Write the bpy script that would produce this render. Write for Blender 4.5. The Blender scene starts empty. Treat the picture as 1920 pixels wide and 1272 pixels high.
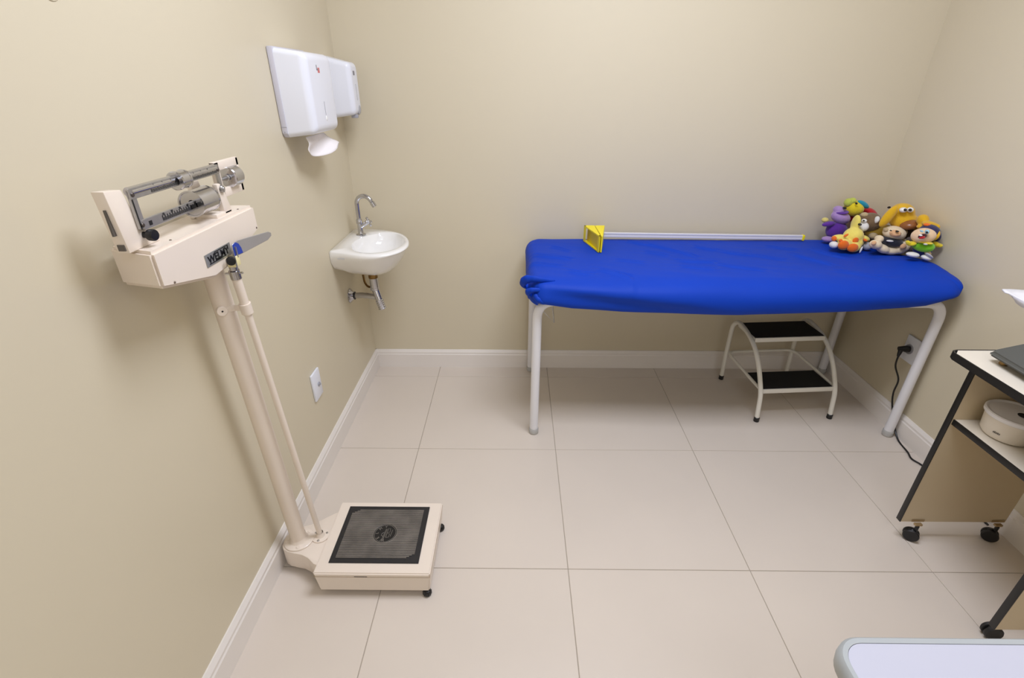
import bpy, bmesh, math, random
from mathutils import Vector, Matrix, noise
random.seed(7)
SC = bpy.context.scene
COL = SC.collection
PI = math.pi

# ------------------------------------------------------------------ camera, world, lights, exposure
F_PX, YAW, PITCH, ROLL = 928.8, -.0074, .4793, -.0025
cam_d = bpy.data.cameras.new('camera'); cam = bpy.data.objects.new('camera', cam_d); COL.objects.link(cam)
cam_d.sensor_width = 36.0; cam_d.lens = F_PX/1920*36.0; cam_d.clip_start = .02
fw = Vector((math.sin(YAW)*math.cos(PITCH), math.cos(YAW)*math.cos(PITCH), -math.sin(PITCH)))
rt = Vector((math.cos(YAW), -math.sin(YAW), 0)); dn = fw.cross(rt)
r2 = rt*math.cos(ROLL)+dn*math.sin(ROLL); d2 = dn*math.cos(ROLL)-rt*math.sin(ROLL)
m3 = Matrix((r2, -d2, -fw)).transposed()
cam.matrix_world = Matrix.Translation((.778, 0, 1.43)) @ m3.to_4x4()
SC.camera = cam

W = bpy.data.worlds.new('world'); SC.world = W; W.use_nodes = True
W.node_tree.nodes['Background'].inputs[0].default_value = (.9, .95, 1, 1)
W.node_tree.nodes['Background'].inputs[1].default_value = .3
def area(name, loc, rot, sx, sy, power, col):
    d = bpy.data.lights.new(name, 'AREA'); d.shape = 'RECTANGLE'; d.size = sx; d.size_y = sy
    d.energy = power; d.color = col
    o = bpy.data.objects.new(name, d); COL.objects.link(o); o.location = loc; o.rotation_euler = rot
    return o
area('ceiling_lamp_light', (1.2, 1.15, 2.56), (0, 0, 0), 1.0, .6, 27, (.93, .985, 1.15))
area('rear_fill_light', (1.2, -.6, 2.56), (0, 0, 0), 1.0, .6, 6.5, (.92, .985, 1.15))  # weak fill added behind the camera, stands in for bounced flash
area('front_fill_light', (1.35, -1.62, 1.55), (math.radians(88), 0, 0), 1.1, 1.1, 5, (.93, .985, 1.14))  # unseen fill added behind the camera to lift the light under the bed
SC.view_settings.view_transform = 'Standard'; SC.view_settings.look = 'None'
SC.view_settings.exposure = 0.38; SC.view_settings.gamma = 1; SC.view_settings.use_curve_mapping = False

# ------------------------------------------------------------------ materials
MATS = {}
def srgb(c):
    return tuple(((x/255)/12.92 if x/255 <= .04045 else ((x/255+.055)/1.055)**2.4) for x in c)
def mat(name, rgb, rough=.5, metal=0, var=0, vscale=8, bump=0, bscale=200, sheen=0, trans=0, coat=0, dirt=None, spec=None):
    if name in MATS: return MATS[name]
    m = bpy.data.materials.new(name); m.use_nodes = True; nt = m.node_tree; b = nt.nodes['Principled BSDF']
    c = srgb(rgb)+(1,)
    b.inputs['Base Color'].default_value = c; b.inputs['Roughness'].default_value = rough; b.inputs['Metallic'].default_value = metal
    if spec is not None: b.inputs['Specular IOR Level'].default_value = spec
    if sheen: b.inputs['Sheen Weight'].default_value = sheen
    if trans: b.inputs['Transmission Weight'].default_value = trans
    if coat: b.inputs['Coat Weight'].default_value = coat
    tc = nt.nodes.new('ShaderNodeTexCoord')
    if var:
        n = nt.nodes.new('ShaderNodeTexNoise'); n.inputs['Scale'].default_value = vscale; n.inputs['Detail'].default_value = 4
        nt.links.new(tc.outputs['Object'], n.inputs['Vector'])
        r = nt.nodes.new('ShaderNodeValToRGB'); r.color_ramp.elements[0].position = .3; r.color_ramp.elements[1].position = .72
        d = dirt and srgb(dirt) or tuple(x*(1-var) for x in c[:3])
        r.color_ramp.elements[0].color = d+(1,); r.color_ramp.elements[1].color = c
        nt.links.new(n.outputs['Fac'], r.inputs['Fac']); nt.links.new(r.outputs['Color'], b.inputs['Base Color'])
    if bump:
        n = nt.nodes.new('ShaderNodeTexNoise'); n.inputs['Scale'].default_value = bscale; n.inputs['Detail'].default_value = 3
        nt.links.new(tc.outputs['Object'], n.inputs['Vector'])
        bp = nt.nodes.new('ShaderNodeBump'); bp.inputs['Strength'].default_value = bump; bp.inputs['Distance'].default_value = .002
        nt.links.new(n.outputs['Fac'], bp.inputs['Height']); nt.links.new(bp.outputs['Normal'], b.inputs['Normal'])
    MATS[name] = m
    return m
M = dict(
 wall=mat('beige wall paint', (217, 206, 180), .42, var=.015, vscale=1.5, bump=.06, bscale=60),
 ceil=mat('white ceiling paint', (240, 238, 232), .8, bump=.05),
 tile=mat('cream porcelain tile', (220, 208, 194), .3, var=.035, vscale=3, bump=.02, bscale=12),
 grout=mat('taupe grout', (176, 164, 148), .8, var=.1, vscale=20),
 bb=mat('white painted skirting', (238, 231, 223), .38, var=.02, bump=.04, bscale=40),
 enamel=mat('cream scale enamel', (238, 224, 208), .3, var=.03, vscale=9, bump=.05, bscale=90, coat=.2),
 rubber=mat('black ribbed rubber', (34, 32, 34), .5, var=.35, vscale=14, bump=.2, dirt=(26, 25, 27)),
 ribm=mat('light grey rubber rib', (150, 142, 132), .45, var=.45, vscale=16, bump=.2),  # ribs set lighter than the mat so they stand out
 black=mat('black plastic', (20, 20, 22), .35, var=.1),
 matte=mat('black trim edge', (16, 15, 16), .4, var=.1),
 chrome=mat('polished chrome', (200, 200, 206), .12, metal=1, var=.06, vscale=30),
 steel=mat('brushed steel', (188, 186, 184), .32, metal=.85, var=.15, vscale=40),
 brass=mat('tarnished brass', (150, 120, 75), .35, metal=1, var=.3, vscale=40),
 hole=mat('dark recess', (30, 26, 24), .8, var=.1),
 white=mat('white abs plastic', (236, 238, 246), .28, var=.01, bump=.02, bscale=60),
 offw=mat('grey plastic detail', (170, 170, 178), .4, var=.05),
 paper=mat('white tissue paper', (244, 238, 236), .9, var=.02, bump=.3, bscale=150),
 ceramic=mat('white glazed ceramic', (247, 245, 241), .08, var=.01, coat=.5),
 tube=mat('white painted tube', (236, 235, 238), .3, var=.02, bump=.03),
 clear=mat('clear plastic foot', (225, 224, 220), .2, var=.05, trans=.4),
 sheet=mat('royal blue stretch fabric', (3, 60, 180), .6, var=.03, vscale=6, bump=.1, bscale=900, spec=.22),
 vinyl=mat('dark blue vinyl', (30, 40, 90), .5, var=.05),
 yellowp=mat('yellow plastic', (248, 228, 10), .4, var=.03),
 yellow_shade=mat('shaded inner yellow plastic', (232, 205, 8), .5, var=.03),  # same yellow plastic, shade of the hollow put into its colour
 strip=mat('pale plastic rail', (226, 224, 228), .35, var=.02),
 stool=mat('ivory painted tube', (236, 232, 220), .3, var=.03, bump=.04),
 grit=mat('black grip mat', (14, 13, 14), .85, var=.4, vscale=150, bump=.6, bscale=500),
 lam=mat('shaded cream laminate', (214, 196, 164), .45, var=.03, vscale=5, bump=.03),  # same laminate as the top, interior shade put into the panel colour
 lamt=mat('cream laminate top', (236, 226, 208), .4, var=.03, vscale=5, bump=.03),
 graybody=mat('dark grey plastic', (84, 84, 78), .5, var=.05, bump=.1, bscale=200),
 tub=mat('translucent tub plastic', (232, 222, 206), .35, var=.03, vscale=10),
 tubl=mat('white tub lid', (236, 234, 236), .3, var=.02),
 caster=mat('caster rubber', (30, 29, 31), .5, var=.2),
 tabt=mat('pale grey laminate', (190, 190, 202), .35, var=.01),
 tabe=mat('grey pvc edging', (172, 176, 176), .4, var=.02),
 bluep=mat('blue enamel plate', (28, 62, 165), .35, var=.05),
 plateg=mat('aluminium plaque', (176, 176, 172), .35, metal=.6, var=.1, vscale=40),
 red=mat('red print', (214, 120, 120), .5, var=.05),
 yglue=mat('aged cream plastic', (236, 224, 170), .45, var=.05),
)
PL = dict(purple=(92, 38, 150), lilac=(176, 142, 200), paleyellow=(222, 206, 120), black=(18, 16, 20), yellow=(235, 212, 30), palegreen=(190, 200, 80),
 red=(196, 20, 34), turquoise=(20, 150, 180), cream_yellow=(245, 226, 110), orange=(240, 112, 14), white=(238, 236, 232), brown=(120, 96, 68),
 darkbrown=(78, 60, 42), tan=(190, 168, 128), greywhite=(186, 184, 190), darkyellow=(150, 118, 24), yellow2=(228, 178, 14), nosebrown=(146, 90, 48),
 cream=(238, 218, 184), navyblack=(18, 22, 38), peach=(236, 184, 134), skin=(244, 208, 168), hairyellow=(244, 190, 20), navy=(38, 34, 84),
 paleblue=(160, 206, 222), darkred=(70, 10, 16), green=(120, 200, 20), navyblue=(22, 40, 120), darkgrey=(92, 80, 74))
def plush(k): return mat(k.replace('_', ' ')+' plush', PL[k], .9, var=.12, vscale=25, bump=.7, bscale=350, sheen=.3)

# ------------------------------------------------------------------ mesh helpers
def rloft(bm, x0, x1, y0, y1, z0, z1, il, ir, it, ib, r=.02, rc=.012):
    """box on a wall (+x out) with slanted sides, rounded front rim (r) and rounded outline corners (rc)"""
    S = [(x0, 0, 0)]; xe = x1-r
    for k in range(1, 4): S.append((x0+(xe-x0)*k/3, k/3, 0))
    for k in range(1, 8): a = PI/2*k/7; S.append((xe+r*math.sin(a), 1, r*(1-math.cos(a))))
    rings = []
    for x, f, g in S:
        a0, a1, c0, c1 = y0+il*f+g, y1-ir*f-g, z0+ib*f+g, z1-it*f-g; ring = []; q = max(rc+r*.4-g*.3, .004)
        for (cy, cz, s) in ((a1-q, c1-q, 0), (a0+q, c1-q, 90), (a0+q, c0+q, 180), (a1-q, c0+q, 270)):
            for k in range(7): w = math.radians(s+15*k); ring.append(bm.verts.new((x, cy+q*math.cos(w), cz+q*math.sin(w))))
        rings.append(ring)
    for a, c in zip(rings, rings[1:]):
        for k in range(28): bm.faces.new((a[k], a[(k+1) % 28], c[(k+1) % 28], c[k]))
    bm.faces.new(rings[0]); bm.faces.new(rings[-1][::-1])
def bm_new(): return bmesh.new()
def box(bm, x0, x1, y0, y1, z0, z1, bev=0, seg=2, M4=None):
    t = bmesh.new()
    bmesh.ops.create_cube(t, size=1)
    bmesh.ops.transform(t, matrix=Matrix.Translation(((x0+x1)/2, (y0+y1)/2, (z0+z1)/2)) @ Matrix.Diagonal((x1-x0, y1-y0, z1-z0, 1)), verts=t.verts)
    if bev: bmesh.ops.bevel(t, geom=t.edges[:], offset=bev, segments=seg, affect='EDGES', profile=.5)
    merge(bm, t, M4)
def merge(bm, t, M4=None):
    if M4 is not None: bmesh.ops.transform(t, matrix=M4, verts=t.verts)
    me = bpy.data.meshes.new('tmp'); t.to_mesh(me); t.free(); bm.from_mesh(me); bpy.data.meshes.remove(me)
def prism(bm, pts, axis, a, b, bev=0, seg=2, M4=None):
    """polygon pts extruded along axis from a to b; pts are the two other coords in order (xyz minus axis)"""
    t = bmesh.new()
    def P(p, k):
        if axis == 'x': return (k, p[0], p[1])
        if axis == 'y': return (p[0], k, p[1])
        return (p[0], p[1], k)
    v0 = [t.verts.new(P(p, a)) for p in pts]; v1 = [t.verts.new(P(p, b)) for p in pts]
    n = len(pts); t.faces.new(v0); t.faces.new(v1[::-1])
    for i in range(n): t.faces.new((v0[i], v0[(i+1) % n], v1[(i+1) % n], v1[i]))
    bmesh.ops.recalc_face_normals(t, faces=t.faces)
    if bev: bmesh.ops.bevel(t, geom=t.edges[:], offset=bev, segments=seg, affect='EDGES', profile=.5, clamp_overlap=True)
    merge(bm, t, M4)
def smooth_path(pts, r=.03, n=6):
    """round the inner corners of a polyline"""
    P = [Vector(p) for p in pts]; out = [P[0]]
    for i in range(1, len(P)-1):
        a, b, c = P[i-1], P[i], P[i+1]
        d = min(r, (a-b).length*.48, (c-b).length*.48)
        s = b+(a-b).normalized()*d; e = b+(c-b).normalized()*d
        for k in range(n+1):
            t = k/n; out.append(s*(1-t)**2+b*2*t*(1-t)+e*t*t)
    out.append(P[-1]); return out
def catmull(pts, n=6):
    P = [Vector(p) for p in pts]; P = [P[0]*2-P[1]]+P+[P[-1]*2-P[-2]]; out = []
    for i in range(1, len(P)-2):
        for k in range(n):
            t = k/n; a, b, c, d = P[i-1:i+3]
            out.append(.5*((2*b)+(c-a)*t+(2*a-5*b+4*c-d)*t*t+(3*b-a-3*c+d)*t**3))
    out.append(P[-2]); return out
def tube(bm, pts, r, n=14, caps=True, flat=None):
    P = [Vector(p) for p in pts]; rs = r if isinstance(r, (list, tuple)) else [r]*len(P)
    T = []
    for i in range(len(P)):
        a = P[max(i-1, 0)]; b = P[min(i+1, len(P)-1)]; T.append((b-a).normalized())
    up = Vector((0, 0, 1)) if abs(T[0].z) < .9 else Vector((1, 0, 0))
    u = (up-T[0]*up.dot(T[0])).normalized(); rings = []
    for i, p in enumerate(P):
        u = (u-T[i]*u.dot(T[i])).normalized(); v = T[i].cross(u)
        fl = flat or 1
        rings.append([bm.verts.new(p+(u*math.cos(2*PI*k/n)+v*math.sin(2*PI*k/n)*fl)*rs[i]) for k in range(n)])
    for i in range(len(rings)-1):
        for k in range(n):
            bm.faces.new((rings[i][k], rings[i][(k+1) % n], rings[i+1][(k+1) % n], rings[i+1][k]))
    if caps:
        bm.faces.new(rings[0][::-1]); bm.faces.new(rings[-1])
def lathe(bm, prof, c, axis=(0, 0, 1), n=32, sx=1, sy=1):
    """prof: list of (radius, height) along axis from point c; closed by poles if radius 0"""
    A = Vector(axis).normalized(); u = A.orthogonal().normalized(); v = A.cross(u); c = Vector(c); rings = []
    if abs(A.z) > .99: u, v = Vector((1, 0, 0)), Vector((0, 1, 0))
    for r, h in prof:
        if r < 1e-6: rings.append([bm.verts.new(c+A*h)])
        else: rings.append([bm.verts.new(c+A*h+(u*math.cos(2*PI*k/n)*sx+v*math.sin(2*PI*k/n)*sy)*r) for k in range(n)])
    for a, b in zip(rings, rings[1:]):
        for k in range(n):
            k2 = (k+1) % n
            if len(a) == 1 and len(b) == 1: continue
            if len(a) == 1: bm.faces.new((a[0], b[k2], b[k]))
            elif len(b) == 1: bm.faces.new((a[k], a[k2], b[0]))
            else: bm.faces.new((a[k], a[k2], b[k2], b[k]))
def cyl(bm, a, b, r, n=24, bev=.001):
    a, b = Vector(a), Vector(b); h = (b-a).length; e = min(bev, r*.4, h*.4)
    lathe(bm, [(0, 0), (r-e, 0), (r, e), (r, h-e), (r-e, h), (0, h)], a, b-a, n)
def ell(bm, c, r, M3=None, n=20, m=12):
    t = bmesh.new(); bmesh.ops.create_uvsphere(t, u_segments=n, v_segments=m, radius=1)
    X = Matrix.Translation(c) @ (M3.to_4x4() if M3 else Matrix()) @ Matrix.Diagonal((r[0], r[1], r[2], 1))
    merge(bm, t, X)
WORLD = {}
def link(o, loc, parent):
    COL.objects.link(o); pw = WORLD[parent] if parent else Vector((0, 0, 0))
    WORLD[o] = Vector(loc); o.parent = parent; o.location = Vector(loc)-pw
    return o
def part(name, bm, m, parent=None, label=None, smooth=True, ang=35, solid=0):
    bmesh.ops.recalc_face_normals(bm, faces=bm.faces)
    if bm.verts:
        lo = Vector([min(v.co[i] for v in bm.verts) for i in range(3)]); hi = Vector([max(v.co[i] for v in bm.verts) for i in range(3)])
    c = (lo+hi)/2
    if parent is None: c.z = lo.z
    for v in bm.verts: v.co -= c
    me = bpy.data.meshes.new(name); bm.to_mesh(me); bm.free()
    for p in me.polygons: p.use_smooth = smooth
    if smooth:
        me.update()
        try: me.set_sharp_from_angle(angle=math.radians(ang))
        except Exception: pass
    me.materials.append(m if not isinstance(m, str) else M[m])
    o = bpy.data.objects.new(name, me); link(o, c, parent)
    if label: o['label'] = label
    return o
def thing(name, label, cat, loc, group=None):
    o = bpy.data.objects.new(name, None); o.empty_display_size = .05; link(o, loc, None)
    o['label'] = label; o['category'] = cat
    if group: o['group'] = group
    return o
def tag(o, label, cat, group=None):
    o['label'] = label; o['category'] = cat
    if group: o['group'] = group
    return o
def struct(o): o['kind'] = 'structure'; return o
def text_bm(body, size, ext=.0004, bold=False):
    cu = bpy.data.curves.new('text', 'FONT'); cu.body = body; cu.size = size; cu.extrude = ext; cu.align_x = 'CENTER'; cu.align_y = 'CENTER'
    if bold: cu.offset = size*.025
    o = bpy.data.objects.new('text', cu); COL.objects.link(o); bpy.context.view_layer.update()
    me = bpy.data.meshes.new_from_object(o.evaluated_get(bpy.context.evaluated_depsgraph_get()))
    t = bmesh.new(); t.from_mesh(me); bpy.data.objects.remove(o); bpy.data.curves.remove(cu); bpy.data.meshes.remove(me)
    return t
def text_on(bm, body, size, c, right, up, ext=.0004, sx=1, bold=False):
    t = text_bm(body, size, ext, bold); r = Vector(right).normalized(); u = Vector(up).normalized(); n = r.cross(u)
    X = Matrix.Translation(c) @ Matrix((r, u, n)).transposed().to_4x4() @ Matrix.Diagonal((sx, 1, 1, 1))
    merge(bm, t, X)

# ------------------------------------------------------------------ room
XR, YB, YF, ZC = 2.53, 2.419, -1.7, 2.62
def wallbox(name, *a):
    b = bm_new(); box(b, *a); return struct(part(name, b, 'wall', smooth=False))
wallbox('wall_left', -.1, 0, YF-.1, YB+.1, 0, ZC)
wallbox('wall_right', XR, XR+.1, YF-.1, YB+.1, 0, ZC)
wallbox('wall_back', 0, XR, YB, YB+.1, 0, ZC)
wallbox('wall_front', 0, XR, YF-.1, YF, 0, ZC)
b = bm_new(); box(b, -.1, XR+.1, YF-.1, YB+.1, ZC, ZC+.1); struct(part('ceiling', b, 'ceil', smooth=False))
b = bm_new(); box(b, -.1, XR+.1, YF-.1, YB+.1, -.1, -.002)
floor = struct(part('floor', b, 'grout', smooth=False))
xs = [0]+[.357+.6*i for i in range(4)]+[XR]
ys = [YF]+[1.704+.6*j for j in range(-5, 2)]+[YB]
g = .0012
for i in range(len(xs)-1):
    for j in range(len(ys)-1):
        b = bm_new(); box(b, xs[i]+g*(i > 0), xs[i+1]-g*(i < len(xs)-2), ys[j]+g*(j > 0), ys[j+1]-g*(j < len(ys)-2), -.009, 0, bev=.0008, seg=1)
        part('floor_tile', b, 'tile', floor, smooth=False)
bbp = [(0, 0), (.0145, 0), (.0145, .078), (.0115, .083), (.0115, .092), (.004, .106), (0, .106)]
b = bm_new(); prism(b, [(p[0], p[1]) for p in bbp], 'y', YF, YB); struct(part('baseboard_left', b, 'bb', smooth=False))
b = bm_new(); prism(b, [(XR-p[0], p[1]) for p in bbp], 'y', YF, YB); struct(part('baseboard_right', b, 'bb', smooth=False))
b = bm_new(); prism(b, [(YB-p[0], p[1]) for p in bbp], 'x', 0, XR); struct(part('baseboard_back', b, 'bb', smooth=False))
b = bm_new(); cyl(b, (0, .99, 1.57), (.0016, .99, 1.57), .022, 28, .0008)
tag(part('blanking_disc', b, 'wall'), 'small round wall cover painted over in beige, high on the left wall', 'wall cover')

# ------------------------------------------------------------------ platform scale
sc = thing('physician_scale', 'cream mechanical beam scale with tall column and black rubber platform mat, against left wall', 'scale', (.072, 1.135, 0))
# base casting
pts = [(.022, 1.135), (.024, 1.112), (.034, 1.098), (.05, 1.089), (.075, 1.083), (.1, 1.078), (.125, 1.066), (.15, 1.045), (.175, 1.035), (.2, 1.035),
       (.2, 1.26), (.175, 1.262), (.15, 1.25), (.12, 1.225), (.095, 1.205), (.06, 1.19), (.036, 1.175), (.025, 1.155)]
b = bm_new(); prism(b, pts, 'z', .02, .09, bev=.004); part('base', b, 'enamel', sc)
b = bm_new()
# platform: tapered shell with small lip
t = bmesh.new(); bmesh.ops.create_cube(t, size=1)
for v in t.verts:
    x = (.1645 if v.co.x < 0 else .523) ; y = (1.003 if v.co.y < 0 else 1.293); z = .1 if v.co.z > 0 else .022
    if v.co.z < 0: x += .011 if v.co.x < 0 else -.006
    v.co = (x, y, z)
bmesh.ops.bevel(t, geom=t.edges[:], offset=.004, segments=3, affect='EDGES'); merge(b, t)
plat = part('platform', b, 'enamel', sc)
b = bm_new(); box(b, .1655, .5225, 1.0015, 1.2945, .0855, .0865, bev=.0004, seg=1); part('seam', b, mat('beige seam', (170, 150, 125), .6), plat, smooth=False)
b = bm_new(); box(b, .29, .33, 1.0022, 1.0035, .0868, .0882); part('paint_chip', b, 'hole', plat, smooth=False)
b = bm_new(); box(b, .2015, .4815, 1.04, 1.27, .1, .1035, bev=.001, seg=1)
rm = part('rubber_mat', b, 'rubber', sc, label='black ribbed rubber platform mat with round emblem')
b = bm_new(); N = 40; ex, ey, er = .352, 1.152, .0385
for k in range(N):
    y = 1.0585+(1.2515-1.0585)*k/(N-1); x0, x1 = .2185, .464
    if k < 3: x1 -= .012*(3-k)/1.5
    if k > N-4: x0 += .012*(k-N+4)/1.5
    segs = [(x0, x1)]
    dy = abs(y-ey)
    if dy < er:
        w = math.sqrt(er*er-dy*dy); segs = [(x0, ex-w), (ex+w, x1)]
    for a, c in segs: box(b, a, c, y-.0012, y+.0012, .1033, .1052)
o = part('rib', b, 'ribm', rm, smooth=False, label='light grey raised ribs'); o['kind'] = 'stuff'
b = bm_new(); cyl(b, (ex, ey, .1032), (ex, ey, .1040), er, 40, .0003); part('emblem_disc', b, 'black', rm)
b = bm_new()
ring = [Vector((ex+er*math.cos(a), ey+er*math.sin(a), .1042)) for a in [2*PI*k/48 for k in range(49)]]; tube(b, ring, .0009, 6, False)
ring = [Vector((ex+(er-.004)*math.cos(a), ey+(er-.004)*math.sin(a), .1042)) for a in [2*PI*k/48 for k in range(49)]]; tube(b, ring, .0006, 6, False)
for ch, a in zip('WELMY', (262, 222, 178, 134, 94)):
    a = math.radians(a); d = Vector((math.cos(a), math.sin(a), 0)); text_on(b, ch, .013, Vector((ex, ey, .1040))+d*.0265, (-Vector((0,0,1)).cross(d)), d, .0006)
for s in ([(-.006, -.027), (.0, .018)], [(-.002, -.027), (.003, .018)], [(.005, -.016), (.007, .02), (.014, .02), (.015, .006), (.006, .002), (.015, -.002), (.014, -.015), (.005, -.016)], [(.019, -.012), (.022, .015)], [(-.004, .004), (-.010, .0), (-.011, -.008), (-.004, -.012)]):
    tube(b, [(ex+p[0], ey+p[1], .1042) for p in s], .0007, 6)
part('emblem', b, 'ribm', rm, label='round raised emblem with monogram and WELMY lettering')
def knurl_foot(x, y, par, r=.0135):
    b = bm_new(); t = bmesh.new(); lathe(t, [(0, 0), (r*.7, 0), (r*.95, .004), (r, .013), (r*.75, .02), (.004, .0215), (.004, .027), (0, .027)], (x, y, 0), n=28)
    for v in t.verts:
        d = Vector((v.co.x-x, v.co.y-y, 0)); a = math.atan2(d.y, d.x)
        if d.length > .006: v.co += d.normalized()*.0012*math.cos(a*14)
    merge(b, t); part('foot', b, 'black', par, label='black knurled levelling foot')
for x, y in ((.507, 1.009), (.514, 1.262), (.152, 1.062), (.19, 1.25)): knurl_foot(x, y, sc)
# column
cb = Vector((.072, 1.135, .09)); ct = Vector((.078, 1.081, 1.055)); ax = (ct-cb).normalized()
b = bm_new(); lathe(b, [(0, 0), (.045, 0), (.0465, .001), (.0465, .005), (.0445, .0065), (.03, .007), (.027, .011), (.024, .02), (.0235, .03)], cb, n=40); fl = part('column_flange', b, 'enamel', sc)
for a in (200, 285, 50, 120):
    a = math.radians(a); b = bm_new(); lathe(b, [(0, .0045), (.006, .0045), (.006, .0075), (.004, .0095), (0, .01)], cb+Vector((math.cos(a)*.037, math.sin(a)*.037, 0)), n=6); part('bolt', b, 'enamel', fl)
b = bm_new(); tube(b, [cb+ax*.004, cb+ax*.3, cb+ax*.7, ct], .0235, 28); part('column', b, 'enamel', sc)
# height rod
rb = Vector((.137, 1.15, .09)); rtp = Vector((.133, 1.073, 1.045)); ra = (rtp-rb).normalized(); L = (rtp-rb).length
b = bm_new(); lathe(b, [(0, 0), (.027, 0), (.028, .001), (.028, .004), (.015, .0055), (.012, .012), (.0105, .02)], rb, n=32); fl = part('rod_flange', b, 'enamel', sc)
for a in (30, 150, 270):
    a = math.radians(a); b = bm_new(); lathe(b, [(0, .003), (.0042, .003), (.0042, .006), (0, .0075)], rb+Vector((math.cos(a)*.021, math.sin(a)*.021, 0)), n=6); part('bolt', b, 'steel', fl)
b = bm_new(); tube(b, [rb, rb+ra*(L-.1)], .0085, 18); tube(b, [rb+ra*(L-.115), rtp-ra*.012], .0105, 18); part('height_rod', b, 'enamel', sc)
cm = rb+ra*(L-.098); cc = cb+ax*(.87)
b = bm_new(); tube(b, [cm-ra*.013, cm+ra*.013], .0135, 20)
p0 = Vector((.105, cc.y-.004, cm.z)); tube(b, [cm, p0, Vector((cc.x+.008, cc.y-.02, cm.z))], .008, 12, flat=.5)
cyl(b, (cc.x+.004, cc.y-.019, cm.z), (cc.x+.01, cc.y-.026, cm.z), .012, 20)
cl = part('rod_clamp', b, 'enamel', sc)
b = bm_new(); cyl(b, (cc.x+.0096, cc.y-.0255, cm.z), (cc.x+.0105, cc.y-.0268, cm.z), .0022, 10); part('rivet', b, 'hole', cl)
b = bm_new(); tube(b, [rtp-ra*.02, rtp+ra*.0], .012, 18); cyl(b, rtp+ra*.0, rtp+ra*.012, .0085)
cyl(b, rtp+Vector((-.02, -.004, -.007)), rtp+Vector((.018, .004, -.007)), .0028, 10); part('rod_collar', b, 'chrome', sc)
b = bm_new(); box(b, .128, .146, 1.063, 1.088, 1.055, 1.078, bev=.002); part('slide_block', b, 'yglue', sc, label='pale yellow plastic slide block')
b = bm_new(); box(b, .1465, .1475, 1.064, 1.068, 1.05, 1.094); box(b, .138, .147, 1.08, 1.083, 1.074, 1.098); part('spring_clip', b, 'steel', sc, smooth=False)
b = bm_new(); lathe(b, [(0, 0), (.006, 0), (.006, .006), (.0095, .008), (.0105, .014), (.009, .019), (0, .02)], (.138, 1.066, 1.074), (.5, -1, .0), 18); part('knob', b, 'black', sc)
# folded head piece (flat blade)
b = bm_new(); prism(b, [(1.072, 1.078), (1.076, 1.104), (1.1, 1.107), (1.25, 1.087), (1.263, 1.081), (1.262, 1.073), (1.24, 1.068), (1.105, 1.074)], 'x', .1395, .1425, bev=.0008, seg=1)
bl = part('head_blade', b, mat('satin grey metal', (168, 164, 160), .4, metal=.3, var=.06), sc, label='grey flat metal blade')
b = bm_new(); prism(b, [(1.0735, 1.0785), (1.0765, 1.103), (1.09, 1.106), (1.101, 1.1), (1.108, 1.089), (1.111, 1.0755), (1.1, 1.0765)], 'x', .1424, .1434); part('blade_label', b, 'bluep', bl, label='blue plate at the root of the blade', smooth=False)
# head box
b = bm_new(); t = bmesh.new()
prof = [(.85, 1.157), (1.24, 1.157), (1.24, 1.095), (1.09, 1.055), (1.015, 1.049), (.85, 1.087)]
v0 = [t.verts.new((.024, y+(.034 if y < .9 else 0), z-(.004 if y < .9 and z < 1.1 else 0))) for y, z in prof]; v1 = [t.verts.new((.126, y, z)) for y, z in prof]
t.faces.new(v0); t.faces.new(v1[::-1])
for i in range(6): t.faces.new((v0[i], v0[(i+1) % 6], v1[(i+1) % 6], v1[i]))
bmesh.ops.recalc_face_normals(t, faces=t.faces); bmesh.ops.bevel(t, geom=t.edges[:], offset=.006, segments=4, affect='EDGES'); merge(b, t)
hb = part('head_box', b, 'enamel', sc)
for y, z in ((.885, 1.088), (1.228, 1.103), (.93, 1.1565), (1.19, 1.1565)):
    b = bm_new()
    if z > 1.15: cyl(b, (.112, y, 1.156), (.112, y, 1.1585), .0025, 10)
    else: cyl(b, (.1255, y, z), (.1275, y, z), .0025, 10)
    part('screw', b, mat('dull screw', (120, 105, 92), .5, metal=.5), hb)
b = bm_new(); box(b, .1262, .1275, .993, 1.094, 1.0785, 1.1055, bev=.0004, seg=1); pq = part('plaque', b, 'plateg', hb, label='aluminium WELMY name plaque', smooth=False)
b = bm_new(); text_on(b, 'WELMY', .0215, (.1278, 1.042, 1.0915), (0, 1, 0), (0, 0, 1), .0004, sx=1.12, bold=True)
for y0, y1, z in ((1.003, 1.07, 1.0825), (1.028, 1.083, 1.1015)): box(b, .1276, .1282, y0, y1, z, z+.0016)
box(b, .1276, .1282, 1.0816, 1.083, 1.0925, 1.1015); box(b, .1276, .1282, 1.027, 1.0285, 1.098, 1.1015); part('plaque_lettering', b, 'black', pq, smooth=False)
# beam end bracket
b = bm_new(); prism(b, [(.836, 1.266), (.876, 1.262), (.893, 1.2), (.93, 1.166), (.93, 1.157), (.846, 1.157)], 'x', .07, .0925, bev=.002)
eb = part('end_bracket', b, 'enamel', sc)
for sl in ((.080, .0835, .836, .8465, 1.19, 1.235), (.076, .0885, .843, .8465, 1.162, 1.173)):
    b = bm_new(); box(b, *sl); part('slot', b, mat('shaded slot', (96, 90, 84), .6), eb, smooth=False)
b = bm_new(); lathe(b, [(0, 0), (.006, 0), (.006, .01), (.0105, .011), (.011, .02), (.0095, .0225), (0, .023)], (.0925, .893, 1.178), (1, -.1, 0), 20); part('lock_knob', b, 'black', eb, label='black round lock knob')
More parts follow.
